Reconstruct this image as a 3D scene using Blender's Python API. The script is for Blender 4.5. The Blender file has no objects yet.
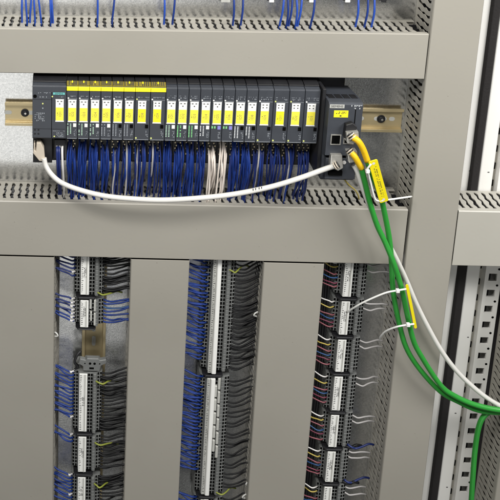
import bpy, bmesh, math, random
from mathutils import Vector, Matrix
random.seed(7)
scene = bpy.context.scene
# ------------------------------------------------------------------ camera
# world is measured in millimetres behind the helpers below: X right, Y into the
# cabinet (mounting plate at 0), Z up with the camera height at 0
ZO = 1.7
F, CX, CY = 918.9, 25.2, -58.0
RM = ((0.99901341, 0.00157374, 0.04438174), (0.00920065, 0.97035459, -0.24151049), (-0.0434461, 0.24168056, 0.96938276))
def P(x, y, z): return Vector((x / 1000.0, y / 1000.0, z / 1000.0 + ZO))
cam = bpy.data.cameras.new('camera')
cam.sensor_width = 36; cam.lens = F / 500 * 36
cam.shift_x = (250 - CX) / 500; cam.shift_y = -(250 - CY) / 500
cam.clip_start = 0.05; cam.clip_end = 50
co = bpy.data.objects.new('camera', cam); scene.collection.objects.link(co)
def w(v): return Vector((v[0], v[2], -v[1]))
r_, d_, f_ = [w(r) for r in RM]
co.matrix_world = Matrix(((r_.x, -d_.x, -f_.x, 0), (r_.y, -d_.y, -f_.y, -1.28), (r_.z, -d_.z, -f_.z, ZO), (0, 0, 0, 1)))
scene.camera = co
def at(px, py, Y):
    """point of the place that stands at photo pixel px,py at depth Y (mm)"""
    a, b = (px - CX) / F, (py - CY) / F
    d = [RM[0][i] * a + RM[1][i] * b + RM[2][i] for i in range(3)]
    t = (Y + 1280) / d[2]
    return (d[0] * t, Y, -d[1] * t)
# ------------------------------------------------------------------ light
wd = bpy.data.worlds.new('World'); scene.world = wd; wd.use_nodes = True
nt = wd.node_tree; bg = nt.nodes['Background']
tc = nt.nodes.new('ShaderNodeTexCoord'); sp = nt.nodes.new('ShaderNodeVectorMath'); sp.operation = 'DOT_PRODUCT'
nt.links.new(tc.outputs['Generated'], sp.inputs[0])       # the lit room behind the camera, brightest towards one side
sp.inputs[1].default_value = Vector((-0.22, -0.90, -0.30)).normalized()
mr = nt.nodes.new('ShaderNodeMapRange'); mr.interpolation_type = 'SMOOTHSTEP'
mr.inputs[1].default_value = 0.885; mr.inputs[2].default_value = 0.985; mr.inputs[3].default_value = 0.0; mr.inputs[4].default_value = 1.0
nt.links.new(sp.outputs['Value'], mr.inputs[0])
cr = nt.nodes.new('ShaderNodeMix'); cr.data_type = 'RGBA'
cr.inputs[6].default_value = (0.085, 0.087, 0.085, 1); cr.inputs[7].default_value = (2.3, 2.3, 2.25, 1)
nt.links.new(mr.outputs[0], cr.inputs[0]); nt.links.new(cr.outputs[2], bg.inputs[0])
bg.inputs[1].default_value = 0.6
def area(name, loc, target, size, power, col):
    l = bpy.data.lights.new(name, 'AREA'); l.shape = 'RECTANGLE'; l.size = size[0]; l.size_y = size[1]; l.energy = power; l.color = col
    o = bpy.data.objects.new(name, l); scene.collection.objects.link(o); o.location = loc
    o.rotation_euler = (Vector(target) - Vector(loc)).to_track_quat('-Z', 'Y').to_euler(); return o
area('room_light', (-0.22, -1.1, 2.4), (0.05, 0, 1.1), (0.75, 0.4), 29, (1, 0.985, 0.945))
area('aisle_light', (1.35, -0.9, 2.1), (0.66, 0, 1.0), (0.8, 0.5), 31, (1, 0.99, 0.965))
scene.view_settings.view_transform = 'Standard'; scene.view_settings.look = 'None'
scene.view_settings.exposure = 0.0; scene.view_settings.gamma = 1
# ------------------------------------------------------------------ materials
def mat(name, col, rough=0.5, metal=0.0, bump=0.0, bscale=400, var=0.0, vscale=30, spec=0.5, coat=0.0):
    m = bpy.data.materials.new(name); m.use_nodes = True; n = m.node_tree.nodes; l = m.node_tree.links
    b = n['Principled BSDF']; b.inputs['Base Color'].default_value = (*col, 1); b.inputs['Roughness'].default_value = rough
    b.inputs['Metallic'].default_value = metal; b.inputs['Specular IOR Level'].default_value = spec; b.inputs['Coat Weight'].default_value = coat
    g = n.new('ShaderNodeNewGeometry')
    if var:
        t = n.new('ShaderNodeTexNoise'); t.inputs['Scale'].default_value = vscale; t.inputs['Detail'].default_value = 5
        l.new(g.outputs['Position'], t.inputs['Vector'])
        x = n.new('ShaderNodeMix'); x.data_type = 'RGBA'
        x.inputs[6].default_value = (*[c * (1 - var) for c in col], 1); x.inputs[7].default_value = (*[min(1, c * (1 + var)) for c in col], 1)
        l.new(t.outputs[0], x.inputs[0]); l.new(x.outputs[2], b.inputs['Base Color'])
        rr = n.new('ShaderNodeMapRange'); rr.inputs[3].default_value = max(0.05, rough - 0.12); rr.inputs[4].default_value = min(1, rough + 0.12)
        l.new(t.outputs[0], rr.inputs[0]); l.new(rr.outputs[0], b.inputs['Roughness'])
    if bump:
        t2 = n.new('ShaderNodeTexNoise'); t2.inputs['Scale'].default_value = bscale; t2.inputs['Detail'].default_value = 3
        l.new(g.outputs['Position'], t2.inputs['Vector'])
        bp = n.new('ShaderNodeBump'); bp.inputs['Strength'].default_value = bump; bp.inputs['Distance'].default_value = 0.001
        l.new(t2.outputs[0], bp.inputs['Height']); l.new(bp.outputs[0], b.inputs['Normal'])
    return m
M = {}
M['duct'] = mat('duct_grey_pvc', (0.338, 0.320, 0.279), 0.42, bump=0.08, bscale=250, var=0.05, vscale=14)
M['duct_pale'] = mat('duct_pale_pvc', (0.42, 0.405, 0.36), 0.42, bump=0.08, bscale=250, var=0.04, vscale=14)
def weather(m, dark=0.80):
    n = m.node_tree.nodes; l = m.node_tree.links; b = n['Principled BSDF']; g = n['Geometry']
    src = b.inputs['Base Color'].links[0].from_socket
    def fac(scale, lo, hi, stretch=None, detail=2):
        t = n.new('ShaderNodeTexNoise'); t.inputs['Scale'].default_value = scale; t.inputs['Detail'].default_value = detail
        if stretch:
            mp = n.new('ShaderNodeMapping'); mp.inputs['Scale'].default_value = stretch; mp.inputs['Rotation'].default_value = (0, 0.5, 0)
            l.new(g.outputs['Position'], mp.inputs[0]); l.new(mp.outputs[0], t.inputs['Vector'])
        else: l.new(g.outputs['Position'], t.inputs['Vector'])
        r = n.new('ShaderNodeMapRange'); r.inputs[1].default_value = lo; r.inputs[2].default_value = hi; l.new(t.outputs[0], r.inputs[0]); return r.outputs[0]
    for f, col in ((fac(230, 0.73, 0.78), [0.13, 0.11, 0.08, 1]), (fac(7, 0.45, 0.75, None, 6), [0.26, 0.245, 0.21, 1])):
        x = n.new('ShaderNodeMix'); x.data_type = 'RGBA'; x.inputs[7].default_value = col
        k = n.new('ShaderNodeMath'); k.operation = 'MULTIPLY'; k.inputs[1].default_value = 0.5 if col[0] < .2 else 0.4; l.new(f, k.inputs[0])
        l.new(k.outputs[0], x.inputs[0]); l.new(src, x.inputs[6]); src = x.outputs[2]
    l.new(src, b.inputs['Base Color'])
weather(M['duct'])
M['dark'] = mat('anthracite_plastic', (0.046, 0.051, 0.062), 0.42, bump=0.1, bscale=900, var=0.15, vscale=60)
M['black'] = mat('black_plastic', (0.012, 0.012, 0.014), 0.5, var=0.2, vscale=60)
M['hole'] = mat('black_entry_funnel', (0.003, 0.003, 0.003), 0.9, spec=0.05)
M['grey'] = mat('terminal_grey', (0.155, 0.16, 0.157), 0.45, var=0.12, vscale=90)
M['lgrey'] = mat('light_grey_plastic', (0.48, 0.48, 0.45), 0.5, var=0.06, vscale=90)
M['white'] = mat('white_plastic', (0.86, 0.86, 0.83), 0.45, var=0.03)
M['paint'] = mat('white_powder_coat', (0.78, 0.77, 0.74), 0.38, bump=0.1, bscale=700, var=0.03, vscale=20)
M['yellow'] = mat('yellow_label', (0.92, 0.80, 0.02), 0.5, var=0.06, vscale=120)
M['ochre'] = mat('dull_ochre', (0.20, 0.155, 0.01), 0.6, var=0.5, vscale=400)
M['lead'] = mat('faded_label_print', (0.30, 0.27, 0.10), 0.6)
M['pyellow'] = mat('pale_yellow_label', (0.93, 0.83, 0.07), 0.5, var=0.05, vscale=120)
M['ycable'] = mat('yellow_sleeve', (0.85, 0.52, 0.01), 0.45, var=0.12, vscale=200, bump=0.1, bscale=300)
M['tag'] = mat('yellow_tag', (0.88, 0.74, 0.01), 0.4, var=0.05, vscale=100)
M['teal'] = mat('teal_print', (0.16, 0.52, 0.50), 0.5)
M['ink'] = mat('print_ink', (0.03, 0.03, 0.03), 0.6)
M['pale_ink'] = mat('pale_print', (0.62, 0.64, 0.66), 0.6)
M['mid_ink'] = mat('grey_print', (0.28, 0.30, 0.33), 0.6)
M['green_mark'] = mat('green_print', (0.22, 0.62, 0.25), 0.6)
M['pgreen_mark'] = mat('pale_green_print', (0.42, 0.60, 0.47), 0.6)
M['purple'] = mat('purple_code', (0.25, 0.24, 0.62), 0.5)
M['blue'] = mat('blue_wire', (0.009, 0.034, 0.20), 0.4, var=0.3, vscale=60, spec=0.35)
M['bblue'] = mat('bright_blue_wire', (0.012, 0.06, 0.36), 0.36, var=0.2, vscale=60)
M['navy'] = mat('dark_blue_wire', (0.008, 0.02, 0.12), 0.4, var=0.25, vscale=60)
M['bwire'] = mat('black_wire', (0.007, 0.007, 0.008), 0.42, var=0.2, vscale=60, spec=0.3)
M['beige'] = mat('cream_wire', (0.78, 0.70, 0.63), 0.42, var=0.08, vscale=60)
M['gwire'] = mat('grey_wire', (0.40, 0.385, 0.38), 0.4, var=0.1, vscale=60)
M['wwire'] = mat('white_wire', (0.72, 0.70, 0.68), 0.4, var=0.05, vscale=60)
M['ywire'] = mat('yellow_wire', (0.46, 0.36, 0.08), 0.4, var=0.1, vscale=60)
M['ygwire'] = mat('green_yellow_wire', (0.24, 0.27, 0.04), 0.4, var=0.2, vscale=90)
M['pwire'] = mat('pink_wire', (0.26, 0.08, 0.10), 0.4, var=0.1, vscale=60)
M['lbwire'] = mat('mid_blue_wire', (0.02, 0.075, 0.21), 0.4, var=0.1, vscale=60)
M['mwire'] = mat('maroon_wire', (0.16, 0.03, 0.06), 0.4, var=0.1, vscale=60)
M['green'] = mat('green_cable', (0.03, 0.30, 0.04), 0.36, var=0.12, vscale=40, bump=0.05)
M['wcable'] = mat('white_cable', (0.70, 0.685, 0.65), 0.4, var=0.04, vscale=40, bump=0.05)
M['gcable'] = mat('grey_cable', (0.52, 0.52, 0.51), 0.4, var=0.05, vscale=40, bump=0.05)
M['plug'] = mat('beige_plug', (0.56, 0.49, 0.40), 0.45, var=0.08, vscale=90)
M['metal'] = mat('nickel_shell', (0.62, 0.60, 0.55), 0.3, metal=0.65, var=0.2, vscale=150)
M['brass'] = mat('contact_metal', (0.55, 0.47, 0.32), 0.4, metal=0.6, var=0.2, vscale=150)
M['rail'] = mat('passivated_zinc', (0.56, 0.46, 0.27), 0.38, metal=0.6, bump=0.1, bscale=500, var=0.16, vscale=45)
M['rubber'] = mat('black_foam_seal', (0.012, 0.010, 0.010), 0.85, bump=0.6, bscale=300, var=0.3, vscale=80)
M['led'] = mat('status_led', (0.7, 0.75, 0.25), 0.4)
def plate_mat():
    m = mat('galvanised_sheet', (0.5, 0.5, 0.5), 0.42, metal=0.97)
    n = m.node_tree.nodes; l = m.node_tree.links; b = n['Principled BSDF']; g = n['Geometry']
    v = n.new('ShaderNodeTexVoronoi'); v.inputs['Scale'].default_value = 420
    t = n.new('ShaderNodeTexNoise'); t.inputs['Scale'].default_value = 520; t.inputs['Detail'].default_value = 6
    t2 = n.new('ShaderNodeTexNoise'); t2.inputs['Scale'].default_value = 26; t2.inputs['Detail'].default_value = 3
    for q in (v, t, t2): l.new(g.outputs['Position'], q.inputs['Vector'])
    a = n.new('ShaderNodeMath'); a.operation = 'MULTIPLY_ADD'; l.new(v.outputs['Color'], a.inputs[0]); a.inputs[1].default_value = 0.55; l.new(t.outputs[0], a.inputs[2])
    r = n.new('ShaderNodeValToRGB'); l.new(a.outputs[0], r.inputs[0])
    r.color_ramp.elements[0].position = 0.38; r.color_ramp.elements[0].color = (0.53, 0.535, 0.53, 1)
    r.color_ramp.elements[1].position = 1.05 if False else 1.0; r.color_ramp.elements[1].color = (0.74, 0.74, 0.73, 1)
    l.new(r.outputs[0], b.inputs['Base Color'])
    mr = n.new('ShaderNodeMapRange'); l.new(t2.outputs[0], mr.inputs[0]); mr.inputs[3].default_value = 0.18; mr.inputs[4].default_value = 0.27
    l.new(mr.outputs[0], b.inputs['Roughness'])
    bp = n.new('ShaderNodeBump'); bp.inputs['Strength'].default_value = 0.13; bp.inputs['Distance'].default_value = 0.0006
    l.new(a.outputs[0], bp.inputs['Height']); l.new(bp.outputs[0], b.inputs['Normal'])
    return m
M['plate'] = plate_mat()
# ------------------------------------------------------------------ helpers
def L(v): return Vector((v[0] / 1000.0, v[1] / 1000.0, v[2] / 1000.0))
def setp(o, label=None, cat=None, group=None, kind=None):
    if label: o['label'] = label
    if cat: o['category'] = cat
    if group: o['group'] = group
    if kind: o['kind'] = kind
    return o
def thing(name, loc, label, cat, group=None):
    o = bpy.data.objects.new(name, None); scene.collection.objects.link(o)
    o.location = P(*loc); o.empty_display_size = 0.02
    o['o'] = 0; del o['o']
    OFF[o.name] = loc
    return setp(o, label, cat, group)
OFF = {}
class MB:
    def __init__(s): s.v = []; s.f = []; s.sm = set()
    def add(s, vs, fs, smooth=False):
        k = len(s.v); s.v += [tuple(v) for v in vs]
        for f in fs:
            if smooth: s.sm.add(len(s.f))
            s.f.append([i + k for i in f])
    def box(s, x0, x1, y0, y1, z0, z1):
        x0, x1 = sorted((x0, x1)); y0, y1 = sorted((y0, y1)); z0, z1 = sorted((z0, z1))
        s.add([(x, y, z) for x in (x0, x1) for y in (y0, y1) for z in (z0, z1)],
              [(0, 1, 3, 2), (4, 6, 7, 5), (0, 4, 5, 1), (2, 3, 7, 6), (0, 2, 6, 4), (1, 5, 7, 3)])
        return s
    def prism(s, poly, a, b, axis):
        """poly in the plane across axis: axis 0 -> (y,z), 1 -> (x,z), 2 -> (x,y)"""
        def pt(p, t): return ((t, p[0], p[1]), (p[0], t, p[1]), (p[0], p[1], t))[axis]
        n = len(poly)
        s.add([pt(p, a) for p in poly] + [pt(p, b) for p in poly],
              [tuple(range(n)), tuple(range(2 * n - 1, n - 1, -1))] + [(i, i + n, (i + 1) % n + n, (i + 1) % n) for i in range(n)])
        return s
    def cyl(s, c, r, h, axis=1, n=16, r2=None):
        r2 = r if r2 is None else r2
        vs = []
        for rr, t in ((r, 0), (r2, h)):
            for i in range(n):
                a = 2 * math.pi * i / n; u, v = rr * math.cos(a), rr * math.sin(a)
                vs.append((c[0] + t, c[1] + u, c[2] + v) if axis == 0 else (c[0] + u, c[1] + t, c[2] + v) if axis == 1 else (c[0] + u, c[1] + v, c[2] + t))
        s.add(vs, [tuple(range(n)), tuple(range(2 * n - 1, n - 1, -1))])
        k = len(s.v) - 2 * n
        for i in range(n):
            s.sm.add(len(s.f)); s.f.append([k + i, k + i + n, k + (i + 1) % n + n, k + (i + 1) % n])
        return s
    def tube(s, pts, r, n=6, step=4, caps=True):
        pts = [Vector(p) for p in pts]
        c = []
        Q = [pts[0] * 2 - pts[1]] + pts + [pts[-1] * 2 - pts[-2]]
        for i in range(1, len(Q) - 2):
            for k in range(step):
                t = k / step; p0, p1, p2, p3 = Q[i - 1:i + 3]
                c.append(0.5 * ((2 * p1) + (p2 - p0) * t + (2 * p0 - 5 * p1 + 4 * p2 - p3) * t * t + (3 * p1 - p0 - 3 * p2 + p3) * t ** 3))
        c.append(pts[-1])
        rs = r if callable(r) else (lambda t: r)
        tan = (c[1] - c[0]).normalized(); nrm = tan.orthogonal().normalized(); vs = []
        for i, p in enumerate(c):
            tn = (c[min(i + 1, len(c) - 1)] - c[max(i - 1, 0)])
            if tn.length < 1e-6: tn = tan
            tn.normalize(); nrm = (nrm - tn * nrm.dot(tn)).normalized(); bn = tn.cross(nrm)
            rr = rs(i / (len(c) - 1))
            for k in range(n):
                a = 2 * math.pi * k / n; vs.append(p + rr * (nrm * math.cos(a) + bn * math.sin(a)))
        k0 = len(s.v); s.v += [tuple(v) for v in vs]
        for i in range(len(c) - 1):
            for k in range(n):
                s.sm.add(len(s.f)); a = k0 + i * n
                s.f.append([a + k, a + (k + 1) % n, a + n + (k + 1) % n, a + n + k])
        if caps:
            s.f.append([k0 + k for k in range(n)][::-1]); s.f.append([len(s.v) - n + k for k in range(n)])
        return s
    def mesh(s, name, off, bev=0.0, seg=1):
        me = bpy.data.meshes.new(name)
        me.from_pydata([L((v[0] - off[0], v[1] - off[1], v[2] - off[2])) for v in s.v], [], s.f)
        for i in s.sm: me.polygons[i].use_smooth = True
        bm = bmesh.new(); bm.from_mesh(me); bmesh.ops.recalc_face_normals(bm, faces=bm.faces)
        if bev:
            es = [e for e in bm.edges if len(e.link_faces) == 2 and e.calc_face_angle(0) > 0.5]
            bmesh.ops.bevel(bm, geom=es, offset=bev / 1000.0, segments=seg, profile=0.6, affect='EDGES', clamp_overlap=True)
        bm.to_mesh(me); bm.free(); return me
    def build(s, name, m, parent=None, off=None, bev=0.0, seg=1, **kw):
        """off: world mm of this mesh's origin (a part takes its thing's)"""
        if off is None: off = OFF[parent.name] if parent else s.base()
        me = s.mesh(name, off, bev, seg); me.materials.append(M[m] if isinstance(m, str) else m)
        o = bpy.data.objects.new(name, me); scene.collection.objects.link(o)
        if parent: o.parent = parent
        else: o.location = P(*off)
        OFF[o.name] = off
        return setp(o, **kw)
    def base(s):
        xs, ys, zs = zip(*s.v); return ((min(xs) + max(xs)) / 2, max(ys), min(zs))
def children(o): return [c for c in scene.collection.objects if c.parent == o]
KIDS = {}
def dup(root, kids, loc, label=None, group=None):
    c = root.copy(); scene.collection.objects.link(c); c.location = P(*loc); OFF[c.name] = loc
    if label: c['label'] = label
    if group: c['group'] = group
    for ch in kids:
        d = ch.copy(); scene.collection.objects.link(d); d.parent = c
    return c
def strokes(mb, x0, x1, y, z0, z1, rows, vertical=False, seed=0, fill=0.6, t=0.15, gl=0.8):
    """rows of small illegible print, as in the photo"""
    rg = random.Random(seed)
    if vertical:
        for i in range(rows):
            xa = x0 + (x1 - x0) * (i + 0.15) / rows; xb = x0 + (x1 - x0) * (i + 0.85) / rows; z = z0
            while z < z1:
                h = gl * rg.uniform(0.6, 1.3)
                if rg.random() < fill: mb.box(xa if rg.random() < .6 else (xa + xb) / 2, xb, y, y - t, z, min(z + h * 0.55, z1))
                z += h
    else:
        for i in range(rows):
            za = z0 + (z1 - z0) * (i + 0.15) / rows; zb = z0 + (z1 - z0) * (i + 0.85) / rows; x = x0
            while x < x1:
                h = gl * rg.uniform(0.6, 1.3)
                if rg.random() < fill: mb.box(x, min(x + h * 0.55, x1), y, y - t, za if rg.random() < .6 else (za + zb) / 2, zb)
                x += h
def text(name, body, m, parent, x, y, z, size, rot=0.0, **kw):
    cu = bpy.data.curves.new(name, 'FONT'); cu.body = body; cu.size = size / 1000; cu.extrude = 0.00005
    cu.align_x = 'CENTER'; cu.align_y = 'CENTER'
    o = bpy.data.objects.new(name + '_tmp', cu); scene.collection.objects.link(o)
    dg = bpy.context.evaluated_depsgraph_get(); me = bpy.data.meshes.new_from_object(o.evaluated_get(dg)); bpy.data.objects.remove(o)
    me.materials.clear(); me.materials.append(M[m])
    off = OFF[parent.name]
    me.transform(Matrix.Translation(L((x - off[0], y - off[1], z - off[2]))) @ Matrix.Rotation(rot, 4, 'Y') @ Matrix.Rotation(math.pi / 2, 4, 'X'))
    t = bpy.data.objects.new(name, me); scene.collection.objects.link(t); t.parent = parent
    return setp(t, **kw)
# ------------------------------------------------------------------ setting
MB().box(-700, 598, 0, 2, -1800, 60).build('back_wall', 'plate', off=(0, 0, -1800), kind='structure')
MB().box(-700, 1200, 110, 114, -1800, 100).build('gap_shadow_panel', 'rubber', off=(0, 110, -1800), kind='structure')  # black panel added behind the frame, standing in for shadow in the gaps
# ------------------------------------------------------------------ wiring ducts
PITCH = 11.1
RL = random.Random(3)
def duct_wall(mb, a, b, fix, th, axis, skew=0.0):
    """one comb wall of a wiring duct; a..b along X (axis 0, wall at Z=fix) or Z (axis 2, wall at X=fix); depth 0..60"""
    def pt(u, v, t):
        t += skew * (60 - v) / 60
        return (u, -v, fix + t) if axis == 0 else (fix + t, -v, u)
    V = [5.0, 8, 11.5, 15, 19, 22.5, 26, 30, 33.5, 37, 41, 45, 48.5, 51.5]
    HW = [1.0, 2.0, 2.7, 2.0, 1.5, 2.0, 2.7, 2.0, 1.5, 2.0, 2.7, 2.0, 2.2, 2.7]
    SH = [0, 0.7, 0.9, 0.5, -0.1, -0.8, -0.2, 0.8, 0.5, -0.5, -0.9, -0.3, 0.5, 0.2]
    n = int((b - a) / PITCH)
    for i in range(n):
        u0 = a + i * PITCH; u1 = u0 + PITCH; ln = RL.uniform(-.9, .9); lt = RL.uniform(-.35, .35)
        vs = []; fs = []
        for k, v in enumerate(V):
            q_ = max(0, min(v, 48) - 5) / 43 * (1 if v < 50 else 0)
            for t in (0, th): vs += [pt(u0 + SH[k] + HW[k] + ln * math.sin(q_ * 3.1416), v, t + lt * math.sin(q_ * 3.1416)), pt(u1 + SH[k] - HW[k] + ln * math.sin(q_ * 3.1416), v, t + lt * math.sin(q_ * 3.1416))]
        for k in range(len(V) - 1):
            o = 4 * k; q = o + 4
            fs += [(o, o + 1, q + 1, q), (o + 2, q + 2, q + 3, o + 3), (o, q, q + 2, o + 2), (o + 1, o + 3, q + 3, q + 1)]
        q = 4 * (len(V) - 1); fs += [(q, q + 1, q + 3, q + 2)]
        mb.add(vs, fs)
    for (v0, v1) in ((0.3, 5.0), (51.5, 58.5)):
        p0 = pt(a, v0, 0); p1 = pt(b, v1, th)
        mb.box(p0[0], p1[0], p0[1], p1[1], p0[2], p1[2])
def duct(axis, a, b, lo, hi, label, m='duct', skew=0.0):
    """wiring duct running a..b along axis, spanning lo..hi across"""
    loc = (a, 0, lo) if axis == 0 else ((lo + hi) / 2, 0, min(a, b))
    a, b = min(a, b), max(a, b)
    t = thing('wiring_duct', loc, label, 'wiring duct', 'slotted grey wiring ducts')
    for f, th in ((lo + 0.9, 1.4), (hi - 0.9, -1.4)):
        mb = MB(); duct_wall(mb, a, b, f, th, axis, skew if th < 0 else 0); mb.build('slotted_wall', m, t)
    mb = MB()
    if axis == 0: mb.box(a, b, -0.3, -1.8, lo + 2.6, hi - 2.6)
    else: mb.box(lo + 2.6, hi - 2.6, -0.3, -1.8, a, b)
    mb.build('base', m, t)
    mb = MB()
    prof = [(lo, -52), (lo, -60.0), (lo + 1.2, -61.2), (hi - 1.2, -61.2), (hi, -60.0), (hi, -52), (hi - .8, -52), (hi - .8, -59.6), (lo + .8, -59.6), (lo + .8, -52)]
    if axis == 0: mb.prism([(p[1], p[0]) for p in prof], a, b, 0)
    else: mb.prism(prof, a, b, 2)
    mb.build('cover', m, t, bev=0.45, seg=2)
    mb = MB(); rr = random.Random(int(lo) + 9); ia, ib = lo + 10.5, hi - 10.5; nn = max(2, int((ib - ia) / 11))  # black wire tubes added inside so the slots look dark
    for k in range(nn + 1):
        for y in ((-11, -24, -37, -49) if k in (0, nn) else (-14, -45)):
            c = ia + (ib - ia) * k / nn; pts = []
            for q in range(9):
                u = a + (b - a) * q / 8; cc = c + rr.uniform(-1.5, 1.5); yy = y + rr.uniform(-2, 2)
                pts.append((u, yy, cc) if axis == 0 else (cc, yy, u))
            mb.tube(pts, 6.3, 7, 2)
    mb.build('slot_darkening_wires', 'black', off=loc, label='dark wires added to blacken the slots of the ' + label.split(',')[0].replace('short ', 'short '), cat='added dark wires', kind='stuff')
    return t
duct(0, -320, 501, -496, -429, 'horizontal grey duct across the top, above the row of yellow-labelled modules')
duct(0, -320, 499, -787.5, -697.5, 'wide horizontal grey duct below the modules, crossed by the white cable')
duct(2, -1420, -789.5, -104, -12, 'vertical grey duct at the far left under the wide horizontal duct', skew=9)
duct(2, -1420, -789.5, 102, 189, 'vertical grey duct between the left and middle terminal columns')
duct(2, -1420, -789.5, 298, 386.5, 'vertical grey duct between the middle and right terminal columns')
duct(2, -1420, -200, 503, 570, 'tall vertical grey duct running the full height right of all modules')
duct(0, 570.9, 900, -787, -697.5, 'short horizontal duct at the right edge, in front of the white frame', 'duct_pale')
duct(2, -1420, -789.5, 681, 770, 'vertical duct in the lower right corner behind the green cables')
# ------------------------------------------------------------------ cabinet frame on the right
t = thing('cabinet_frame', (640, 30, -1500), 'white painted steel cabinet frame with black seal and punched rail', 'cabinet frame')
MB().box(585, 611, 6, 9, -1500, 100).build('inner_strip', 'paint', t, bev=0.6)
MB().prism([(611, 8), (611, 2), (613, 0), (622, 0), (624, 2), (624, 8)], -1500, 100, 2).build('door_seal', 'rubber', t, bev=0.5)
MB().prism([(624.3, 4), (625.5, 2.2), (643, 2.2), (644.5, 3.5), (644.5, 22), (624.3, 22)], -1500, 100, 2).build('flat_panel', 'paint', t, bev=0.6)
g = MB().box(644.8, 653, 14, 17, -1500, 100).build('groove', 'duct', t)
z = -1489
while z < 80:
    if -1300 < z < -360: MB().box(647, 651, 14, 12.5, z, z + 10).build('groove_slot', 'hole', t)
    z += 28.3
def punched(mb, x0, x1, xa, xb, y0, y1, z0, z1, p, h, cc, cr):
    z = z0
    while z < z1:
        # frame around one square hole, pitch p
        mb.box(x0, xa, y0, y1, z, z + p); mb.box(xb, x1, y0, y1, z, z + p)
        mb.box(xa, xb, y0, y1, z + h, z + p)
        z += p
mb = MB(); hz0 = -988 + 6.5 - 28.3 * 20 - 13
punched(mb, 653, 678, 658.5, 671.0, 3, 6, hz0, 90, 28.3, 12.5, 0, 0)
pr = mb.build('punched_rail', 'paint', t)
z = hz0 + 20.4
while z < 90:
    if -1250 < z < -780: MB().cyl((672.8, 3, z), 1.9, -0.3, 1, 14).build('screw_hole', 'hole', t)
    z += 28.3
MB().box(653, 656, 6, 30, -1500, 100).box(675, 678, 6, 30, -1500, 100).build('rail_flanges', 'paint', t)
MB().box(653.5, 677.5, 31, 33, -1500, 100).build('rail_back', 'black', t)
mb = MB()
for px, py in ((470, 171), (457, 340), (450, 395)) : 
    p = at(px, py, 5); MB().box(p[0] - 1, p[0] + 1.6, 5.8, 5.3, p[2] - .8, p[2] + .4).build('paint_chip', 'ink', t)
for px, py in ((488.5, 172), (468, 337), (447, 487), (455.5, 413)):
    p = at(px, py, 2); MB().box(p[0] - 1.2, p[0] + 1.3, 2.0, 1.5, p[2] - .7, p[2] + .3).build('paint_chip', 'ink', t)
# ------------------------------------------------------------------ DIN rails
def slotpoly(x0, x1, z, r, n=8):
    return [(x0 + r * math.cos(math.pi / 2 + math.pi * i / n), z + r * math.sin(math.pi / 2 + math.pi * i / n)) for i in range(n + 1)] + \
           [(x1 + r * math.cos(-math.pi / 2 + math.pi * i / n), z + r * math.sin(-math.pi / 2 + math.pi * i / n)) for i in range(n + 1)]
def din_profile(c): # (across, depth)
    a = [(-18.7, -8), (-14, -8), (-14, -2), (14, -2), (14, -8), (18.7, -8)]
    b = [(18.7, -6.8), (15.2, -6.8), (15.2, -0.6), (-15.2, -0.6), (-15.2, -6.8), (-18.7, -6.8)]
    return [(c + p[0], p[1]) for p in a + b]
zr = -583.5
t = thing('din_rail', (200, 0, zr - 19), 'horizontal gold-toned mounting rail behind the row of modules', 'mounting rail')
MB().prism([(p[1], p[0]) for p in din_profile(zr)], -88, 499.5, 0).build('rail_profile', 'rail', t, bev=0.3)
for x0, x1 in ((-92, -81), (-58, -47), (402, 423), (433, 441), (462, 474), (484, 486)): MB().prism(slotpoly(max(x0, -86), x1, zr + .5, 3.2), -2.35, -2.0, 1).build('rail_slot', 'lgrey', t)
for xs in (-58, 469):
    s = MB().cyl((xs, -2.4, zr + .5), 6.2, -1.2, 1, 20).cyl((xs, -3.6, zr + .5), 4.6, -2.2, 1, 20, 3.8).build('screw', 'black', t, bev=0.2)
    MB().cyl((xs + 0.6, -5.9, zr + .5), 1.9, -0.3, 1, 4).build('screw_socket', 'metal', s, off=OFF[t.name])
for xc, top, bot, lb in ((51.5, -800, -1420, 'vertical gold-toned rail bare between two groups of the left terminal column'),
                (244, -800, -1420, 'vertical mounting rail behind the middle terminal column'), (440, -800, -1420, 'vertical mounting rail behind the right terminal column')):
    t = thing('din_rail', (xc, 0, bot), lb, 'mounting rail')
    MB().prism(din_profile(xc), bot, top, 2).build('rail_profile', 'rail', t, bev=0.3)
    if xc < 100:
        for zc in (-950, -976):
            MB().prism([(xc + p[1], zc + p[0]) for p in slotpoly(-6, 6, 0, 3.0)], -2.35, -2.0, 1).build('rail_slot', 'lgrey', t)
# ------------------------------------------------------------------ modules
W1, W2 = 16.04, 21.4
ordn = ['first', 'second', 'third', 'fourth', 'fifth', 'sixth']
def module_common(t, x0, x1, wide, im=False):
    g = 0.35
    YF = -75
    prof = [(-10, -506), (-46, -506), (-66, -507), (-73.5, -508.4), (YF, -509.8), (YF, -588), (-73.5, -589.8), (-46, -590.5), (-46, -560), (-10, -560)]
    MB().prism(prof, x0 + g, x1 - g, 0).build('housing', 'dark', t, bev=0.4)
    MB().prism([(-46, -502), (-60, -503), (-66.5, -505.2), (-66.5, -506.8), (-46, -505.8)], x0 + g + .2, x1 - g - .2, 0).build('top_vent', 'black', t, bev=0.3)
    return YF
def base_unit(t, x0, x1):
    MB().prism([(-8.5, -496.8), (-40, -496.8), (-44, -501), (-44, -501.6), (-9.5, -501.6), (-9.5, -560.5), (-45.5, -560.5), (-45.5, -591.5), (-44, -637), (-40, -641), (-8.5, -641)], x0 + .2, x1 - .2, 0).build('base_unit', 'black', t, bev=0.3)
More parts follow.
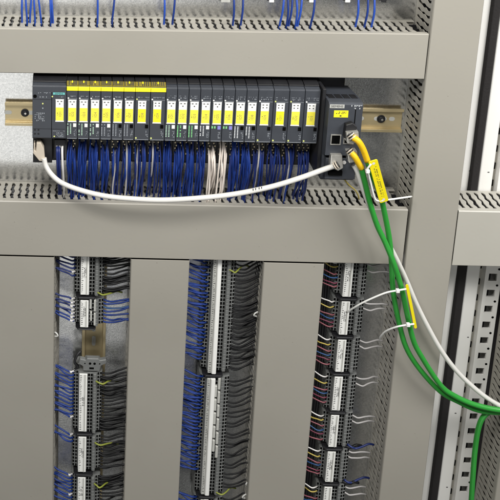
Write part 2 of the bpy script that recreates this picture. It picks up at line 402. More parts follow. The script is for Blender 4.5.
# interface module
t = thing('interface_module', (-20, -8, -641), 'wide dark interface module at the left end, network plug and power plug below', 'module')
x0, x1 = -44.5, 4
module_common(t, x0, x1, True); base_unit(t, x0, x1)
mb = MB(); mb.box(-17.2, -16.4, -75.3, -75.0, -588, -518); mb.build('panel_seam', 'hole', t)
mb = MB(); mb.box(-43, 2.5, -75.25, -75.0, -574.4, -574.0); mb.box(-43, -17, -75.25, -75.0, -529.4, -529); mb.build('seam_line', 'black', t)
MB().box(-15, 1.5, -75.5, -75.0, -521.5, -518.4).build('brand_bar', 'teal', t)
text('brand_text', 'SIEMENS', 'dark', t, -6.6, -75.6, -520, 3.2)
mb = MB(); strokes(mb, -36, -19, -75, -521, -518, 1, seed=3, gl=1.4); strokes(mb, -34, -20, -75, -527, -524, 1, seed=4, gl=1.4)
strokes(mb, -12, 0, -75, -526, -524, 1, seed=5, gl=1.6); strokes(mb, -15, 2, -75, -578, -576.5, 1, seed=9, gl=1.6); mb.build('print', 'mid_ink', t)
MB().cyl((-40.5, -75, -524.5), 2.6, -0.6, 1, 12).build('release_knob', 'hole', t)
mb = MB(); strokes(mb, -41, -27, -75, -563, -549, 5, seed=6, gl=2.2, fill=.65); mb.build('square_print', 'mid_ink', t)
mb = MB(); strokes(mb, -10, 0, -75, -587, -579, 4, seed=8, gl=1.6, fill=.7); mb.build('rating_print', 'mid_ink', t)
for x, z in ((-29.5, -535.5), (-29.5, -542.5), (-13, -585.5), (-16, -524.5)):
    MB().cyl((x, -75, z), 1.1, -0.5, 1, 10).build('status_light', 'led' if z > -540 or z < -580 else 'mid_ink', t)
mb = MB(); [mb.cyl((x, -75, z), 1.4, -0.3, 1, 10) for z in (-576, -582) for x in (-40.5, -35.5)]; mb.build('port_mark', 'black', t)
# recess under the face and power plug
MB().box(-44, -16, -46, -56, -591, -637).build('port_block', 'black', t, bev=0.5)
pw = MB().box(-13, 3, -46, -60, -598, -628).build('power_plug', 'black', t, bev=0.6)
mb = MB(); [mb.box(-10.5 + i * 4.2, -8.2 + i * 4.2, -60, -60.5, -611, -607.5) for i in range(3)]; mb.build('plug_contacts', 'lgrey', pw, off=OFF[t.name])
def label_plate(t, xc, z0, z1, wd, ytop, sat, seed, four):
    y = -75
    lp = MB().prism([(xc - wd / 2, z0), (xc + wd / 2, z0), (xc + wd / 2 - .35, z0 - 1.4), (xc + wd / 2 - .35, z1 + 2.2), (xc + wd / 2 + .2, z1), (xc - wd / 2 - .2, z1), (xc - wd / 2 + .35, z1 + 2.2), (xc - wd / 2 + .35, z0 - 1.4)], y, y - 0.9, 1).build('label_plate', 'white', t)
    ym = z0 - (z0 - z1) * 0.36
    MB().box(xc - wd / 2 + .5, xc + wd / 2 - .5, y - .9, y - 1.1, ym, z1 + 2.0).build('yellow_field', 'yellow' if sat else 'pyellow', lp, off=OFF[t.name])
    mb = MB(); rg = random.Random(seed)
    for s in (-1, 1):
        mb.box(xc + s * 2.5 - 1.2, xc + s * 2.5 + 1.1, y - .9, y - 1.15, z0 - 2.3, z0 - 3.4)
        if four: mb.box(xc + s * 2.5 - .8, xc + s * 2.5 + .7, y - .9, y - 1.15, z0 - 6.2, z0 - 7.6)
    if not four: mb.box(xc - .8, xc + .8, y - .9, y - 1.15, z0 - 6.0, z0 - 7.4)
    strokes(mb, xc - 3.8, xc - 2.4, y - 1.1, ym - 13, ym - 7, 1, True, seed, 0.55, 0.1, 1.2)
    mb.build('print', 'ink', lp, off=OFF[t.name])
    text('code_text', '1D%d' % (seed % 9 + 1), 'lead', lp, xc + .9, y - 1.16, ym - 10, 5.0, rot=math.pi / 2 * -1)
label_plate(t, -5.6, -528.5, -562.5, 12.0, 0, False, 0, False)
# power plug and wires come later
X = 4.0; mods = []
spec = ['n'] * 6 + ['w'] * 2 + ['n'] * 8 + ['w'] * 4
sq = ['w'] * 4 + ['b'] * 4 + ['w'] * 4 + ['p'] * 2 + ['b'] * 6
led = ['pgreen_mark'] * 3 + ['mid_ink'] * 3 + [None] * 2 + ['pgreen_mark', 'green_mark', 'green_mark', 'pale_ink', 'pale_ink', 'pale_ink', 'pale_ink', 'pale_ink'] + [None] * 4
def mlabel(i):
    if i < 4: return 'narrow yellow-topped module with white square below its label, %s right of the interface module' % ordn[i]
    if i < 6: return 'narrow yellow-topped module with black square, %s before the wide ones' % ('second' if i == 4 else 'directly')
    if i < 8: return 'wide module under the %s of the yellow top strip' % ('right end' if i == 7 else 'second to last part')
    if i < 12: return 'narrow black-topped module with white square and pale yellow label, %s after the yellow strip' % ordn[i - 8]
    if i < 14: return 'narrow module with violet square above cream wires, %s of the two' % ('left' if i == 12 else 'right')
    if i < 16: return 'narrow module with black square between violet-marked and wide modules, %s of the two' % ('left' if i == 14 else 'right')
    return 'wide module with black square, %s of the four at the right end of the row' % ordn[i - 16]
for i in range(20):
    wd = W1 if spec[i] == 'n' else W2; x0, x1 = X, X + wd; xc = (x0 + x1) / 2
    t = thing('io_module', (xc, -8, -641), mlabel(i), 'module', 'row of signal modules with yellow labels')
    mods.append((x0, x1)); module_common(t, x0, x1, wd == W2); base_unit(t, x0, x1)
    if i < 8:
        MB().prism([(-73.6, -508.9), (-76, -509.8), (-76.2, -514.9), (-75.1, -514.9), (-75.1, -510.6), (-73.6, -509.8)], x0 + .3, x1 - .15, 0).build('yellow_strip', 'yellow', t, bev=0.15)
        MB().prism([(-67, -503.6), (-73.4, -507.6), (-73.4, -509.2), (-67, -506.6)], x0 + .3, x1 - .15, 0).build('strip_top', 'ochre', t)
        MB().cyl((xc, -67, -504.1), 1.2, -3.4, 1, 10).build('yellow_stud', 'yellow', t)
        mb = MB()
        for q in range(7):
            if random.Random(i * 9 + q).random() < .8: mb.prism([(-67.4, -503.8), (-73.0, -507.25), (-73.2, -506.95), (-67.6, -503.5)], x0 + 1.2 + q * (wd - 2) / 7, x0 + 2.3 + q * (wd - 2) / 7, 0)
        mb.build('strip_notches', 'ink', t)
    else:
        MB().cyl((xc, -62, -506.0), 1.0, -3, 1, 10).build('stud', 'mid_ink', t)
    lx = xc - (0.3 if spec[i] == 'n' else 1.2)
    label_plate(t, lx + .4, -528.8, -562.6, 12.0, 0, i in (6, 7, 17), i + 1, spec[i] == 'w')
    mb = MB()
    strokes(mb, x0 + 4, x1 - 2, -75, -525, -522.5, 1, seed=i + 40, gl=1.5, fill=.6)
    if 7 < i: strokes(mb, x0 + 3, x1 - 1, -75, -521.5, -520, 1, seed=i + 60, gl=1.2, fill=.5)
    strokes(mb, x1 - 5.2, x1 - 2, -75, -584.5, -574, 4, seed=i + 90, gl=1.5, fill=.7)
    mb.box(x0 + 3.5, x1 - 1.2, -75.0, -75.2, -527.6, -527.2)
    mb.build('print', 'mid_ink', t)
    MB().cyl((x0 + 2.6, -75, -526.4), 1.1, -0.6, 1, 10).build('status_light', 'led' if i in (6, 17, 18) else 'white', t)
    mb = MB(); mb.box(x1 - 6.3, x1 - 2.0, -75, -75.7, -570.2, -565.0); mb.build('code_square', {'w': 'white', 'b': 'hole', 'p': 'purple'}[sq[i]], t)
    if led[i]:
        mb = MB()
        for k in range(8):
            z = -565.5 - k * 2.3
            for c, xx in enumerate((x0 + 1.4, x0 + 5.3)):
                if random.Random(i * 50 + k * 2 + c).random() < .88: mb.box(xx, xx + 1.6, -75, -75.35, z, z - 1.4)
        if i in (12, 13): mb = MB().box(x0 + 1.4, x0 + 3.4, -75, -75.35, -565.5, -569).box(x0 + 5.0, x0 + 7, -75, -75.35, -565.5, -569)
        mb.build('channel_marks', 'green_mark' if i in (12, 13) else led[i], t)
    else:
        MB().cyl((x0 + 2.6, -75, -585.6), 1.2, -0.6, 1, 10).build('power_light', 'led', t)
    MB().box(x0 + 1.2, x1 - 1.2, -75, -75.2, -588.6, -587.8).build('lower_edge_line', 'mid_ink', t)
    mb = MB(); nx = 2 if wd == W1 else 3
    for r in range(8):
        for c in range(nx):
            xx = x0 + 4.2 + c * (wd - 8.4) / max(1, nx - 1) + (0.9 if r % 2 else -0.9); z = -596 - r * 4.4
            mb.box(xx - .85, xx + .85, -44.6, -46.6, z, z - 2.0)
    mb.build('terminal_contacts', 'brass', t)
    X = x1
XE = X
# ------------------------------------------------------------------ controller on the right
t = thing('controller', (386, -8, -642), 'tall dark controller box right of the module row with network plugs', 'controller')
cx0, cx1 = 363, 409; YF = -97
MB().prism([(-24, -522), (-84, -517), (-94, -517.6), (YF, -520), (YF, -596), (-86, -600), (-84, -640), (-24, -640)], cx0, cx1, 0).build('housing', 'dark', t, bev=0.8, seg=2)
MB().box(cx0 - 5, cx0 - .3, -9, -80, -505, -636).build('side_plate', 'black', t, bev=0.6)
for k in range(4): MB().prism([(-66, -517.9), (-82, -516.6), (-82, -517.6), (-66, -518.9)], cx0 + 4 + k * 10.3, cx0 + 12 + k * 10.3, 0).build('vent_slot', 'black', t)
MB().box(cx0 - 3, cx1 - 6, -9, -30, -506, -636).build('rear_body', 'black', t, bev=1.0)
MB().box(363.8, 383.5, YF, YF - .5, -519.8, -525).build('brand_plate', 'lgrey', t)
text('brand_text', 'SIEMENS', 'ink', t, 373.6, YF - .65, -522.4, 4.4)
mb = MB(); strokes(mb, 393, 408, YF, -523.0, -519.8, 1, seed=71, gl=1.9, fill=.75); strokes(mb, 397, 408, YF, -526.5, -524, 1, seed=72, gl=1.9, fill=.6); mb.build('print', 'pale_ink', t)
lp = MB().box(370, 389.5, YF, YF - .5, -528.5, -538.8).build('yellow_label', 'yellow', t, bev=0.6)
mb = MB(); strokes(mb, 373, 387, YF - .5, -533.8, -529.8, 2, seed=74, gl=1.8, fill=.7, t=.12); mb.box(378, 380.5, YF - .5, YF - .62, -535.5, -537.2); mb.build('print', 'ink', lp, off=OFF[t.name])
MB().prism([(398.5, -526.5), (399.7, -526.5), (399.7, -552), (396, -554), (396, -552.8), (398.5, -551.4)], YF, YF - .3, 1).build('panel_seam', 'hole', t)
# port field
MB().box(366, 408, -84, -93, -602, -634).build('port_block', 'dark', t, bev=0.6)
def port(xa, xb, za, zb, y):
    mb = MB(); q = 1.3
    mb.box(xa, xb, y, y - 1.2, za, za - q); mb.box(xa, xb, y, y - 1.2, zb + q, zb); mb.box(xa, xa + q, y, y - 1.2, za - q, zb + q); mb.box(xb - q, xb, y, y - 1.2, za - q, zb + q)
    s = mb.build('port_shell', 'metal', t)
    MB().box(xa + q, xb - q, y, y - .4, za - q, zb + q).build('port_opening', 'hole', s, off=OFF[t.name])
port(368.5, 382.5, -564, -579.5, YF); port(386, 400, -561, -578, YF)
MB().prism([(385, -546), (394, -543), (400, -548), (400, -563), (384, -566)], YF, YF - 9, 1).build('port_hood', 'black', t, bev=0.8)
MB().cyl((391, -93, -608), 2.8, -1.4, 1, 16).build('round_cap', 'wwire', t, bev=.3)
MB().box(370, 389, -93, -97, -620, -627).build('lower_socket', 'hole', t, bev=0.5)
# ------------------------------------------------------------------ terminal columns
PZ = 6.45
def terminal_proto(X0, label, group):
    loc = (X0, 0, 0)
    t = thing('terminal_block', (X0, 0, -1000), label, 'terminal block', group)
    O = OFF[t.name]; z0 = -1000; h = 5.75
    prof = [(0, -8.5), (0, -33), (1, -36), (8.6, -37), (9.2, -44), (22.3, -44.5), (22.6, -43), (31, -43), (32, -46), (36.5, -46), (37.4, -40), (45.5, -38), (46.5, -34), (46.5, -8.5)]
    MB().prism([(X0 + p[0], p[1]) for p in prof], z0 - h / 2, z0 + h / 2, 2).build('housing', 'grey', t, bev=0.35)
    mb = MB(); q = 2.0
    for x, y, wd in ((2.4, -35.6, 2.7), (6.6, -36.2, 2.6), (25.2, -42.6, 3.0), (29.4, -42.6, 2.6), (39.6, -38.8, 2.8), (43.7, -37.8, 2.7)):
        mb.box(X0 + x - wd / 2, X0 + x + wd / 2, y, y - .9, z0 - q, z0 + q)
    mb.build('wire_entries', 'hole', t)
    return t, [c for c in scene.collection.objects if c.parent == t]
def zat(px, py, Y=-45): return at(px, py, Y)[2]
C1, C2, C3 = 18.5, 217.0, 412.0
terms = {}
first = {}
def group_of(col, X0, py0, py1, px, lab, grp, doublestrip=False, jz=0):
    za, zb = zat(px, py0), zat(px, py1)
    n = max(1, int(round((za - zb - 1.5) / PZ))); out = []
    for k in range(n):
        z = za - 1.2 - PZ * (k + .5)
        if X0 not in first:
            t, kids = terminal_proto(X0, lab, grp); first[X0] = (t, kids); t.location = P(X0, 0, z); OFF[t.name] = (X0, 0, z)
        else: dup(first[X0][0], first[X0][1], (X0, 0, z), lab, grp)
        out.append(z)
    terms.setdefault(X0, []).append(out)
    return za, zb, out
def strip(X0, za, zb, label, seed, double):
    xa = X0 + 10.0; xb = X0 + 22.4
    t = thing('marking_strip', (xa, -44.6, zb), label, 'marking strip', 'white marking strips on the terminal columns')
    if double:
        xm = xa + 5.4
        MB().box(xa, xm, -44.6, -47.0, za, zb).build('carrier', 'lgrey', t, bev=0.3)
        MB().prism([(xm + .2, -44.6), (xm + .2, -48.2), (xm + 1.4, -49.2), (xb - 1.2, -49.2), (xb, -48.2), (xb, -44.6)], zb, za, 2).build('cover_strip', 'white', t)
    else:
        MB().box(xa, xb, -44.6, -46.6, za, zb).build('carrier', 'white', t, bev=0.3)
        MB().box(xb - 4.2, xb - 2.6, -46.6, -47.4, za - .5, zb + .5).build('ridge', 'lgrey', t)
    mb = MB(); y = -47.0 if double else -46.6
    z = za - 2
    rg = random.Random(seed)
    while z > zb + 3:
        mb.box(xa + 1.2, xa + 1.2 + rg.choice((1.2, 2.2, 2.8)), y, y - .12, z, z - 1.0)
        z -= PZ / 2
    zm = (za + zb) / 2 + 4
    if za - zb > 40: strokes(mb, xa + 4.2, xa + 8.6 if not double else xa + 5.2, y - (0.0), zm - 9, zm + 9, 2, True, seed, .8, .2, 1.8)
    mb.build('print', 'ink', t)
def end_plate(X0, z, label, h=2.6):
    MB().prism([(X0 + 3, -20), (X0 + 3, -41), (X0 + 7, -47.6), (X0 + 31, -47.6), (X0 + 34, -44), (X0 + 34, -20)], z - h / 2, z + h / 2, 2).build('end_plate', 'black', off=(X0, 0, z), bev=0.5, label=label, cat='end plate', group='black end plates between terminal groups')
nm = {C1: 'left', C2: 'middle', C3: 'right'}
groups = [
 (C1, 84, [(253.5, 295), (299.5, 327.5), (373, 431.5), (436, 472), (476.5, 508)], ['topmost', 'second', 'third', 'fourth', 'lowest'], False),
 (C2, 215, [(256, 373), (377.5, 494.5), (499, 508)], ['upper', 'lower', 'bottom edge'], True),
 (C3, 345, [(258, 297), (300.5, 335), (339, 372.2), (376, 410.7), (414.5, 447.5), (451, 482.5), (486.5, 508)], ['topmost', 'second', 'third', 'fourth', 'fifth', 'sixth', 'lowest'], False)]
gi = 0
for X0, px, gs, names, dbl in groups:
    for k, ((a, b), n_) in enumerate(zip(gs, names)):
        za, zb, zz = group_of(None, X0, a, b, px, 'grey terminal block, %s group of the %s column' % (n_, nm[X0]), 'terminal blocks of the %s column, %s group' % (nm[X0], n_))
        zl = za
        strip(X0, za - 1, zb + 1.5, 'white marking strip on the %s group of the %s terminal column' % (n_, nm[X0]), 200 + gi, dbl); gi += 1
        if k < len(gs) - 1 and not (X0 == C1 and k == 1):
            end_plate(X0, (zb + zat(px, gs[k + 1][0])) / 2 - .4, 'black end plate below the %s group of the %s column' % (n_, nm[X0]), 3.0)
end_plate(C1, zat(84, 327.5) - 2, 'black end plate above the bare gold rail in the left column', 2.0)
# end bracket with ears above the lower left group
zb0 = zat(90, 360); zb1 = zat(90, 372.5)
t = thing('end_bracket', (49, -8, zb1), 'grey eared end bracket clamped on the rail above the lower left terminals', 'end bracket')
hh = zb0 - zb1
MB().prism([(34, zb1), (34, zb1 + 8), (27, zb1 + 13), (29, zb0 - 1), (38, zb0 - 3), (40, zb0), (58, zb0), (60, zb0 - 3), (70, zb0 - 1), (71, zb1 + 15), (62, zb1 + 10), (60, zb1)], -34, -42, 1).build('clamp_body', 'grey', t, bev=0.8)
MB().box(38, 62, -8.5, -34, zb1 - 8, zb1 + 3).build('clamp_foot', 'grey', t, bev=.6)
mb = MB(); mb.box(44, 51, -42, -42.4, zb1 + 4, zb1 + 7); mb.cyl((45, -42, zb1 + 14), 2, -.4, 1, 10); mb.cyl((52, -42, zb1 + 14), 2, -.4, 1, 10); mb.cyl((37, -42, zb1 + 14), 1, -.4, 1, 10); mb.cyl((60, -42, zb1 + 14), 1, -.4, 1, 10); mb.build('clamp_holes', 'hole', t)
t = thing('latch', (24, -8, zb1 - 4), 'black latch hook beside the eared end bracket', 'latch')
MB().tube([(30, -30, zb0 + 4), (24, -34, zb0 - 2), (21, -36, zb0 - 12), (26, -36, zb1 + 4), (22, -34, zb1 - 4)], 2.2, 8).build('hook', 'black', t)
MB().box(22, 32, -10, -28, zb1 - 8, zb1 + 2).build('foot', 'grey', t, bev=.8)
# jumpers
def jumper(px, py0, py1, label, grp, wpx=2.6):
    a = at(px, py0, -46); b = at(px, py1, -46)
    wx = wpx * 0.75
    xm = (a[0] + b[0]) / 2
    MB().box(xm - wx, xm + wx, -41.5, -47.6, a[2], b[2]).build('jumper', 'lgrey', off=(xm, -41.5, b[2]), bev=0.6, label=label, cat='jumper bridge', group=grp)
for px, a, b in ((90.6, 298.5, 308.5), (94.8, 300, 311), (91, 311.5, 320.5), (94.6, 313, 325)):
    jumper(px, a, b, 'small pale jumper on the second group of the left column', 'pale jumper bridges in the left column', 2.0)
for k in range(6):
    a = 378.0 + k * 13.6
    jumper(219.2 - k * .55, a, a + 11.2, 'pale jumper, right row of the middle column', 'pale jumper bridges, right row')
for k in range(5):
    a = 385.5 + k * 13.6
    jumper(215.6 - k * .55, a, a + 11.2, 'pale jumper, left row of the middle column', 'pale jumper bridges, left row')
# ------------------------------------------------------------------ thin wires
def wire(name, m, pts, r, label, grp, n=6, step=4):
    MB().tube(pts, r, n, step).build(name, m, label=label, cat='wire', group=grp)
rg = random.Random(11)
def snap(z, lo): return lo + round((z - lo) / PITCH) * PITCH
def side_wire(xt, z, xw, zw, m, nm_, label, grp, sag=3.0, r=1.45, yt=-37, bulge=3, ferr=None, ju=1.0):
    s = 1 if xw > xt else -1; L_ = abs(xw - xt)
    yw = -rg.uniform(32, 39); b = rg.uniform(.6, 1.3)
    pts = [(xt - s * 1.2, yt + 2, z), (xt + s * 4, yt - bulge * .4, z - sag * .35 * b), (xt + s * L_ * (.35 + rg.uniform(-.07, .07)), yt - bulge * b * .5 + ju * rg.uniform(-1.5, 1.5), z + (zw - z) * .25 - sag * b + ju * rg.uniform(-.6, .6)), (xt + s * L_ * .7, (yt + yw) / 2 + ju * rg.uniform(-2, 2), z + (zw - z) * .6 - sag * b * .7 + ju * rg.uniform(-.7, .7)), (xw, yw, zw), (xw + s * 9, yw + 2, zw - 3)]
    if ferr:
        t = thing(nm_, (xt, yt, z), label, 'wire', grp)
        MB().tube(pts, r, 6, 4).build('insulation', m, t); MB().tube(pts[:2] + [tuple(pts[1][i] * .7 + pts[2][i] * .3 for i in range(3))], r + .1, 8, 3).build('ferrule', ferr, t)
    else: wire(nm_, m, pts, r, label, grp)
WB = -1420
def rowz(X0): return [z for g in terms[X0] for z in g]
def in_py(z, px, a, b): return zat(px, b) < z < zat(px, a)
# left column, left side (blue)
for z in rowz(C1):
    on = any(in_py(z, 84, a, b) for a, b in ((250, 279), (299.5, 327), (371, 421), (436.5, 447), (477, 530)))
    if on: side_wire(C1 + 1, z, -13, snap(z + 11, WB) + rg.uniform(-1, 1), 'blue' if z < -900 else 'navy', 'blue_wire', 'blue wire on the left side of the left terminal column', 'blue wires left of the left column', sag=-1, ferr='wwire' if in_py(z, 84, 300, 327) or rg.random() < .25 else None, bulge=4)
    # right side
    if in_py(z, 90, 299.5, 327):
        side_wire(C1 + 45, z, 103, snap(z + 3, WB) + rg.uniform(-1, 1), 'lbwire' if rg.random() < .4 else 'blue', 'blue_wire', 'blue wire right of the second group in the left column', 'blue wires right of the left column', sag=2)
    else:
        side_wire(C1 + 45, z, 103, z + 5 + rg.uniform(-1.5, 1.5), 'bwire', 'black_wire', 'black wire on the right side of the left terminal column', 'black wires right of the left column', sag=1.8, r=1.45)
        if rg.random() < .45: side_wire(C1 + 41, z - 1, 103, z + 1 + rg.uniform(-1.5, 1.5), 'bwire', 'black_wire', 'black wire on the right side of the left terminal column', 'black wires right of the left column', sag=2.5, r=1.45, bulge=5)
for py, k in ((293.5, 'upper'), (382, 'second'), (443.5, 'third'), (484.5, 'lowest')):
    z = zat(95, py)
    side_wire(C1 + 36, z + 2, 84, z - 4, 'ygwire', 'earth_wire', 'yellow-green earth wire of the left column, %s of four' % k, 'yellow-green wires of the left column', sag=1, r=1.3, yt=-46, bulge=5)
# middle column
for z in rowz(C2):
    if in_py(z, 205, 262, 362) or in_py(z, 205, 374, 474) or in_py(z, 205, 495, 540):
        side_wire(C2 + 1, z, 190, snap(z + 8, WB) + rg.uniform(-.8, .8), 'blue', 'blue_wire', 'blue wire on the left side of the middle terminal column', 'blue wires left of the middle column', sag=0, bulge=3, r=1.35)
        if rg.random() < .5: side_wire(C2 + 6, z, 190, snap(z + 5, WB) + rg.uniform(-.8, .8), 'blue', 'blue_wire', 'blue wire on the left side of the middle terminal column', 'blue wires left of the middle column', sag=0, bulge=3, r=1.35)
    low = zat(215, 377) > z
    if not low or int(z / PZ) % 3 != 0: side_wire(C2 + 45, z, 299, z + 9 + rg.uniform(-1, 1), 'bwire', 'black_wire', 'black wire on the right side of the middle terminal column', 'black wires right of the middle column', sag=3.5, r=1.3)
    if in_py(z, 215, 300, 373) and rg.random() < .35: side_wire(C2 + 41, z, 299, z + 4 + rg.uniform(-2, 2), 'bwire', 'black_wire', 'black wire on the right side of the middle terminal column', 'black wires right of the middle column', sag=4, r=1.3, bulge=5)
for py, k in ((270, 'at the top'), (493, 'near the bottom')):
    z = zat(230, py)
    side_wire(C2 + 34, z + 1, 276, z + 1, 'ygwire', 'earth_wire', 'dull yellow-green earth wire %s of the middle column' % k, 'yellow-green wires of the middle column', sag=2, r=1.2, yt=-46, bulge=4)
# right column: every group has the same set of coloured wires on the left and grey ones on the right
cols = [(4.5, 'wwire', 'white'), (10, 'ywire', 'yellow'), (16.5, 'pwire', 'pink'), (20.5, 'lbwire', 'mid blue'), (25, 'mwire', 'maroon'), (29.5, 'pwire', 'dull pink')]
gs3 = [(262, 297), (300.5, 335), (339, 372.2), (376, 410.7), (414.5, 447.5), (451, 482.5), (486.5, 520)]
gn = ['topmost', 'second', 'third', 'fourth', 'fifth', 'sixth', 'lowest']
for (a, b), n_ in zip(gs3, gn):
    for d, m, cn in cols:
        sc = (b - a) / 35.0
        if a == 262: d -= 2
        d += rg.uniform(-1, 1)
        z = zat(330, a + d * sc)
        side_wire(C3 + (2 if d < 15 else 4), z, 387, z + rg.uniform(8, 11), m, cn.split()[-1] + '_wire', '%s wire left of the %s group in the right column' % (cn, n_), None, sag=1.5, r=1.05, bulge=2)
    for d, k in ((5, 'upper'), (11, 'lower')):
        z = zat(362, a + d * (b - a) / 35.0)
        side_wire(C3 + 45, z, 486 if a < 440 else 484, z - 1, 'wwire' if False else 'gwire', 'grey_wire', '%s pale grey wire right of the %s group in the right column' % (k, n_), None, sag=2.2, r=1.25, bulge=4, ju=.6)
    if a > 440:
        z = zat(355, a - 2)
        side_wire(C3 + 44, z, 488, z + 2, 'navy', 'dark_wire', 'dark wire above the grey pair of the %s group, right column' % n_, None, sag=5, r=1.6, bulge=6)
        side_wire(C3 + 40, z - 3, 470, z - 3, 'bwire', 'black_wire', 'black wire between terminals and grey pair of the %s group, right column' % n_, None, sag=2, r=2.2, bulge=2)
for k in range(7):  # dark wire bundle, with further tubes added to make the plate look black
    x = 390 + k * 4.0
    MB().tube([(x, -10 - (k % 2) * 5, -786), (x + 1.5, -14, -950), (x - 1, -12, -1150), (x, -12, -1420)], 3.0, 8, 5).build('dark_cable', 'black', label='dark cable blackening the plate behind the coloured wires of the right column', cat='cable', group='dark cables behind the right column')
# wires under the modules, down into the wide duct
def drop(x, m, nm_, label, grp, r=1.35, top=-600, y0=-46, bow=1.8):
    x2 = x + rg.uniform(-2.5, 2.5); z0 = top - rg.uniform(0, 26); yb = -rg.uniform(20, 46)
    pts = [(x, y0 + 3, z0), (x, y0 - 3, z0 - 4), (x + rg.uniform(-bow, bow), y0 - rg.uniform(4, 12), z0 - 28), (x2 + rg.uniform(-1, 1), (y0 + yb) / 2 - 3, -678), (x2, yb, -694), (x2, yb, -712)]
    wire(nm_, m, pts, r, label, grp)
for i, (x0, x1) in enumerate(mods):
    if i < 4 or 8 <= i < 12 or i in (14, 15): n = 11; ms = ['blue', 'navy', 'blue', 'blue']
    elif i in (4, 5): n = 8; ms = ['navy', 'blue', 'blue', 'gwire', 'navy', 'blue']
    elif i in (6, 7): n = 8; ms = ['blue', 'navy', 'gwire', 'navy', 'blue', 'navy']
    elif i in (12, 13): n = 6; ms = ['beige']
    else: n = 7; ms = ['navy', 'navy', 'navy', 'gwire' if i in (16, 18) else 'navy', 'blue']
    for k in range(n):
        m = ms[k % len(ms)]; cn = {'blue': 'blue', 'navy': 'dark blue', 'gwire': 'pale grey', 'beige': 'cream'}[m]
        sec = 'the yellow-topped modules' if i < 8 else 'the violet-marked modules' if i in (12, 13) else 'the four wide modules at the right' if i > 15 else 'the black-topped narrow modules'
        drop(x0 + 3 + (x1 - x0 - 5) * (k + .5) / n, m, cn.replace(' ', '_').replace('pale_', '') + '_wire', '%s wire hanging from %s' % (cn, sec), '%s wires under %s' % (cn, sec))
for k, (x, m) in enumerate(((-9, 'navy'), (-6, 'navy'), (-1.5, 'wwire'))):
    wire('power_wire', m, [(x, -58, -608), (x, -66, -616), (x + 1, -66, -640), (x + 2.5, -52, -672), (x + 3, -38, -694), (x + 3, -36, -712)], 1.7,
         ['left dark blue wire', 'right dark blue wire', 'white wire'][k] + ' from the power plug of the interface module', None)
wire('thin_yellow_wire', 'ywire', [at(344, 179, -80), at(349, 185, -74), at(355, 190, -64), at(358, 195, -50), at(359, 199, -40)], 1.2, 'thin yellow wire leaving the bottom of the controller', None)
# wires above the top duct
top = [(22, 'blue'), (27, 'blue'), (30, 'blue'), (35, 'blue'), (41, 'blue'), (51, 'blue'), (53, 'blue'), (97.5, 'blue'), (112, 'navy'), (164, 'blue'), (172.5, 'navy'), (233, 'navy'), (241, 'navy'),
       (280, 'blue'), (287, 'navy'), (289, 'navy'), (296, 'blue'), (298, 'blue'), (311, 'navy'), (356, 'blue'), (365, 'navy'), (372, 'blue')]
for k, (px, m) in enumerate(top):
    e = at(px, 22, -34); s = rg.uniform(-9, 4) if px < 60 else rg.uniform(-2, 6)
    sec = 'at the far left' if k < 7 else 'above the yellow strip' if k < 9 else 'in the middle' if k < 13 else 'at the right'
    wire('blue_wire', 'bblue' if m == 'blue' else 'blue', [(e[0] + s, -22, -330), (e[0] + s * .8, -28, -375), (e[0] + s * .3, -38, -405), (e[0], -34, -426), (e[0], -30, -445)], 1.5, '%sblue wire entering the top duct %s' % ('dark ' if m == 'navy' else '', sec), '%sblue wires into the top duct %s' % ('dark ' if m == 'navy' else '', sec))
for px, m, pos in ((225, 'lgrey', 'leftmost'), (271, 'white', 'second from left'), (311, 'white', 'third from left'), (347, 'white', 'fourth from left'), (383, 'black', 'rightmost')):
    p = at(px, 2.2, -22)
    wd_ = 9 if px == 225 else 6
    t = thing('hanging_terminal', (p[0], -5, p[2]), '%s of the terminal bottoms cut off by the top edge' % pos, 'terminal')
    MB().box(p[0] - wd_, p[0] + wd_, -5, -22, p[2] + 2, p[2] + 70).build('housing', 'black' if px != 225 else 'grey', t, bev=1)
    MB().box(p[0] - wd_ + 3, p[0] + wd_ - 2, -22, -24, p[2], p[2] + 14).build('foot', m, t, bev=.5)
# ------------------------------------------------------------------ thick cables
def pcable(pts, r, name, m, parent=None, n=12, step=6, **kw): 
    return MB().tube([at(*p) if len(p) == 3 and not isinstance(p, Vector) else p for p in pts], r, n, step).build(name, m, parent, **kw)
t = thing('patch_cable', at(190, 199, -64), 'white network cable with beige plug looping below the modules to the controller', 'cable')
pcable([(44, 158, -70), (46, 166, -72), (52, 175, -78), (62, 183, -84), (80, 190, -90), (105, 196, -95), (135, 199, -97), (165, 200, -98), (200, 198, -98), (235, 194, -98), (270, 187, -98), (300, 178, -99), (322, 170, -100), (337, 165, -104)], 3.7, 'cable_jacket', 'wcable', t)
zt = at(38, 142, -60)[2]
pp = [at(36.5, 141.5, -66), at(40.8, 141.5, -66), at(44, 148, -66), at(45, 160, -66), at(39.5, 160, -66), at(33, 152, -66), at(33.8, 149, -66), at(36, 150, -66)]
MB().prism([(p[0], p[2]) for p in pp], -57, -70, 1).build('plug', 'plug', t, bev=1.2, seg=2)
a = at(34.5, 143, -66); b = at(35.5, 150, -66)
MB().box(a[0] - 1, a[0] + 1.2, -57, -68, a[2], b[2]).build('plug_latch', 'plug', t, bev=.4)
p = at(331, 166, -97)
MB().prism([(q[0], q[2]) for q in (at(330, 153, -97), at(341, 153, -97), at(342, 166, -97), at(337, 169, -97), at(329, 165, -97))], -93, -103, 1).build('end_plug', 'metal', t, bev=1, seg=2)
mb = MB()
for k, px in enumerate((253, 255.5, 259, 261.5)):
    q = at(px, 190 - (px - 250) * .22, -101.9); mb.box(q[0] - .5, q[0] + .6, q[1], q[1] - .4, q[2] - 1.6, q[2] + 1.2)
mb.build('jacket_print', 'ink', t)
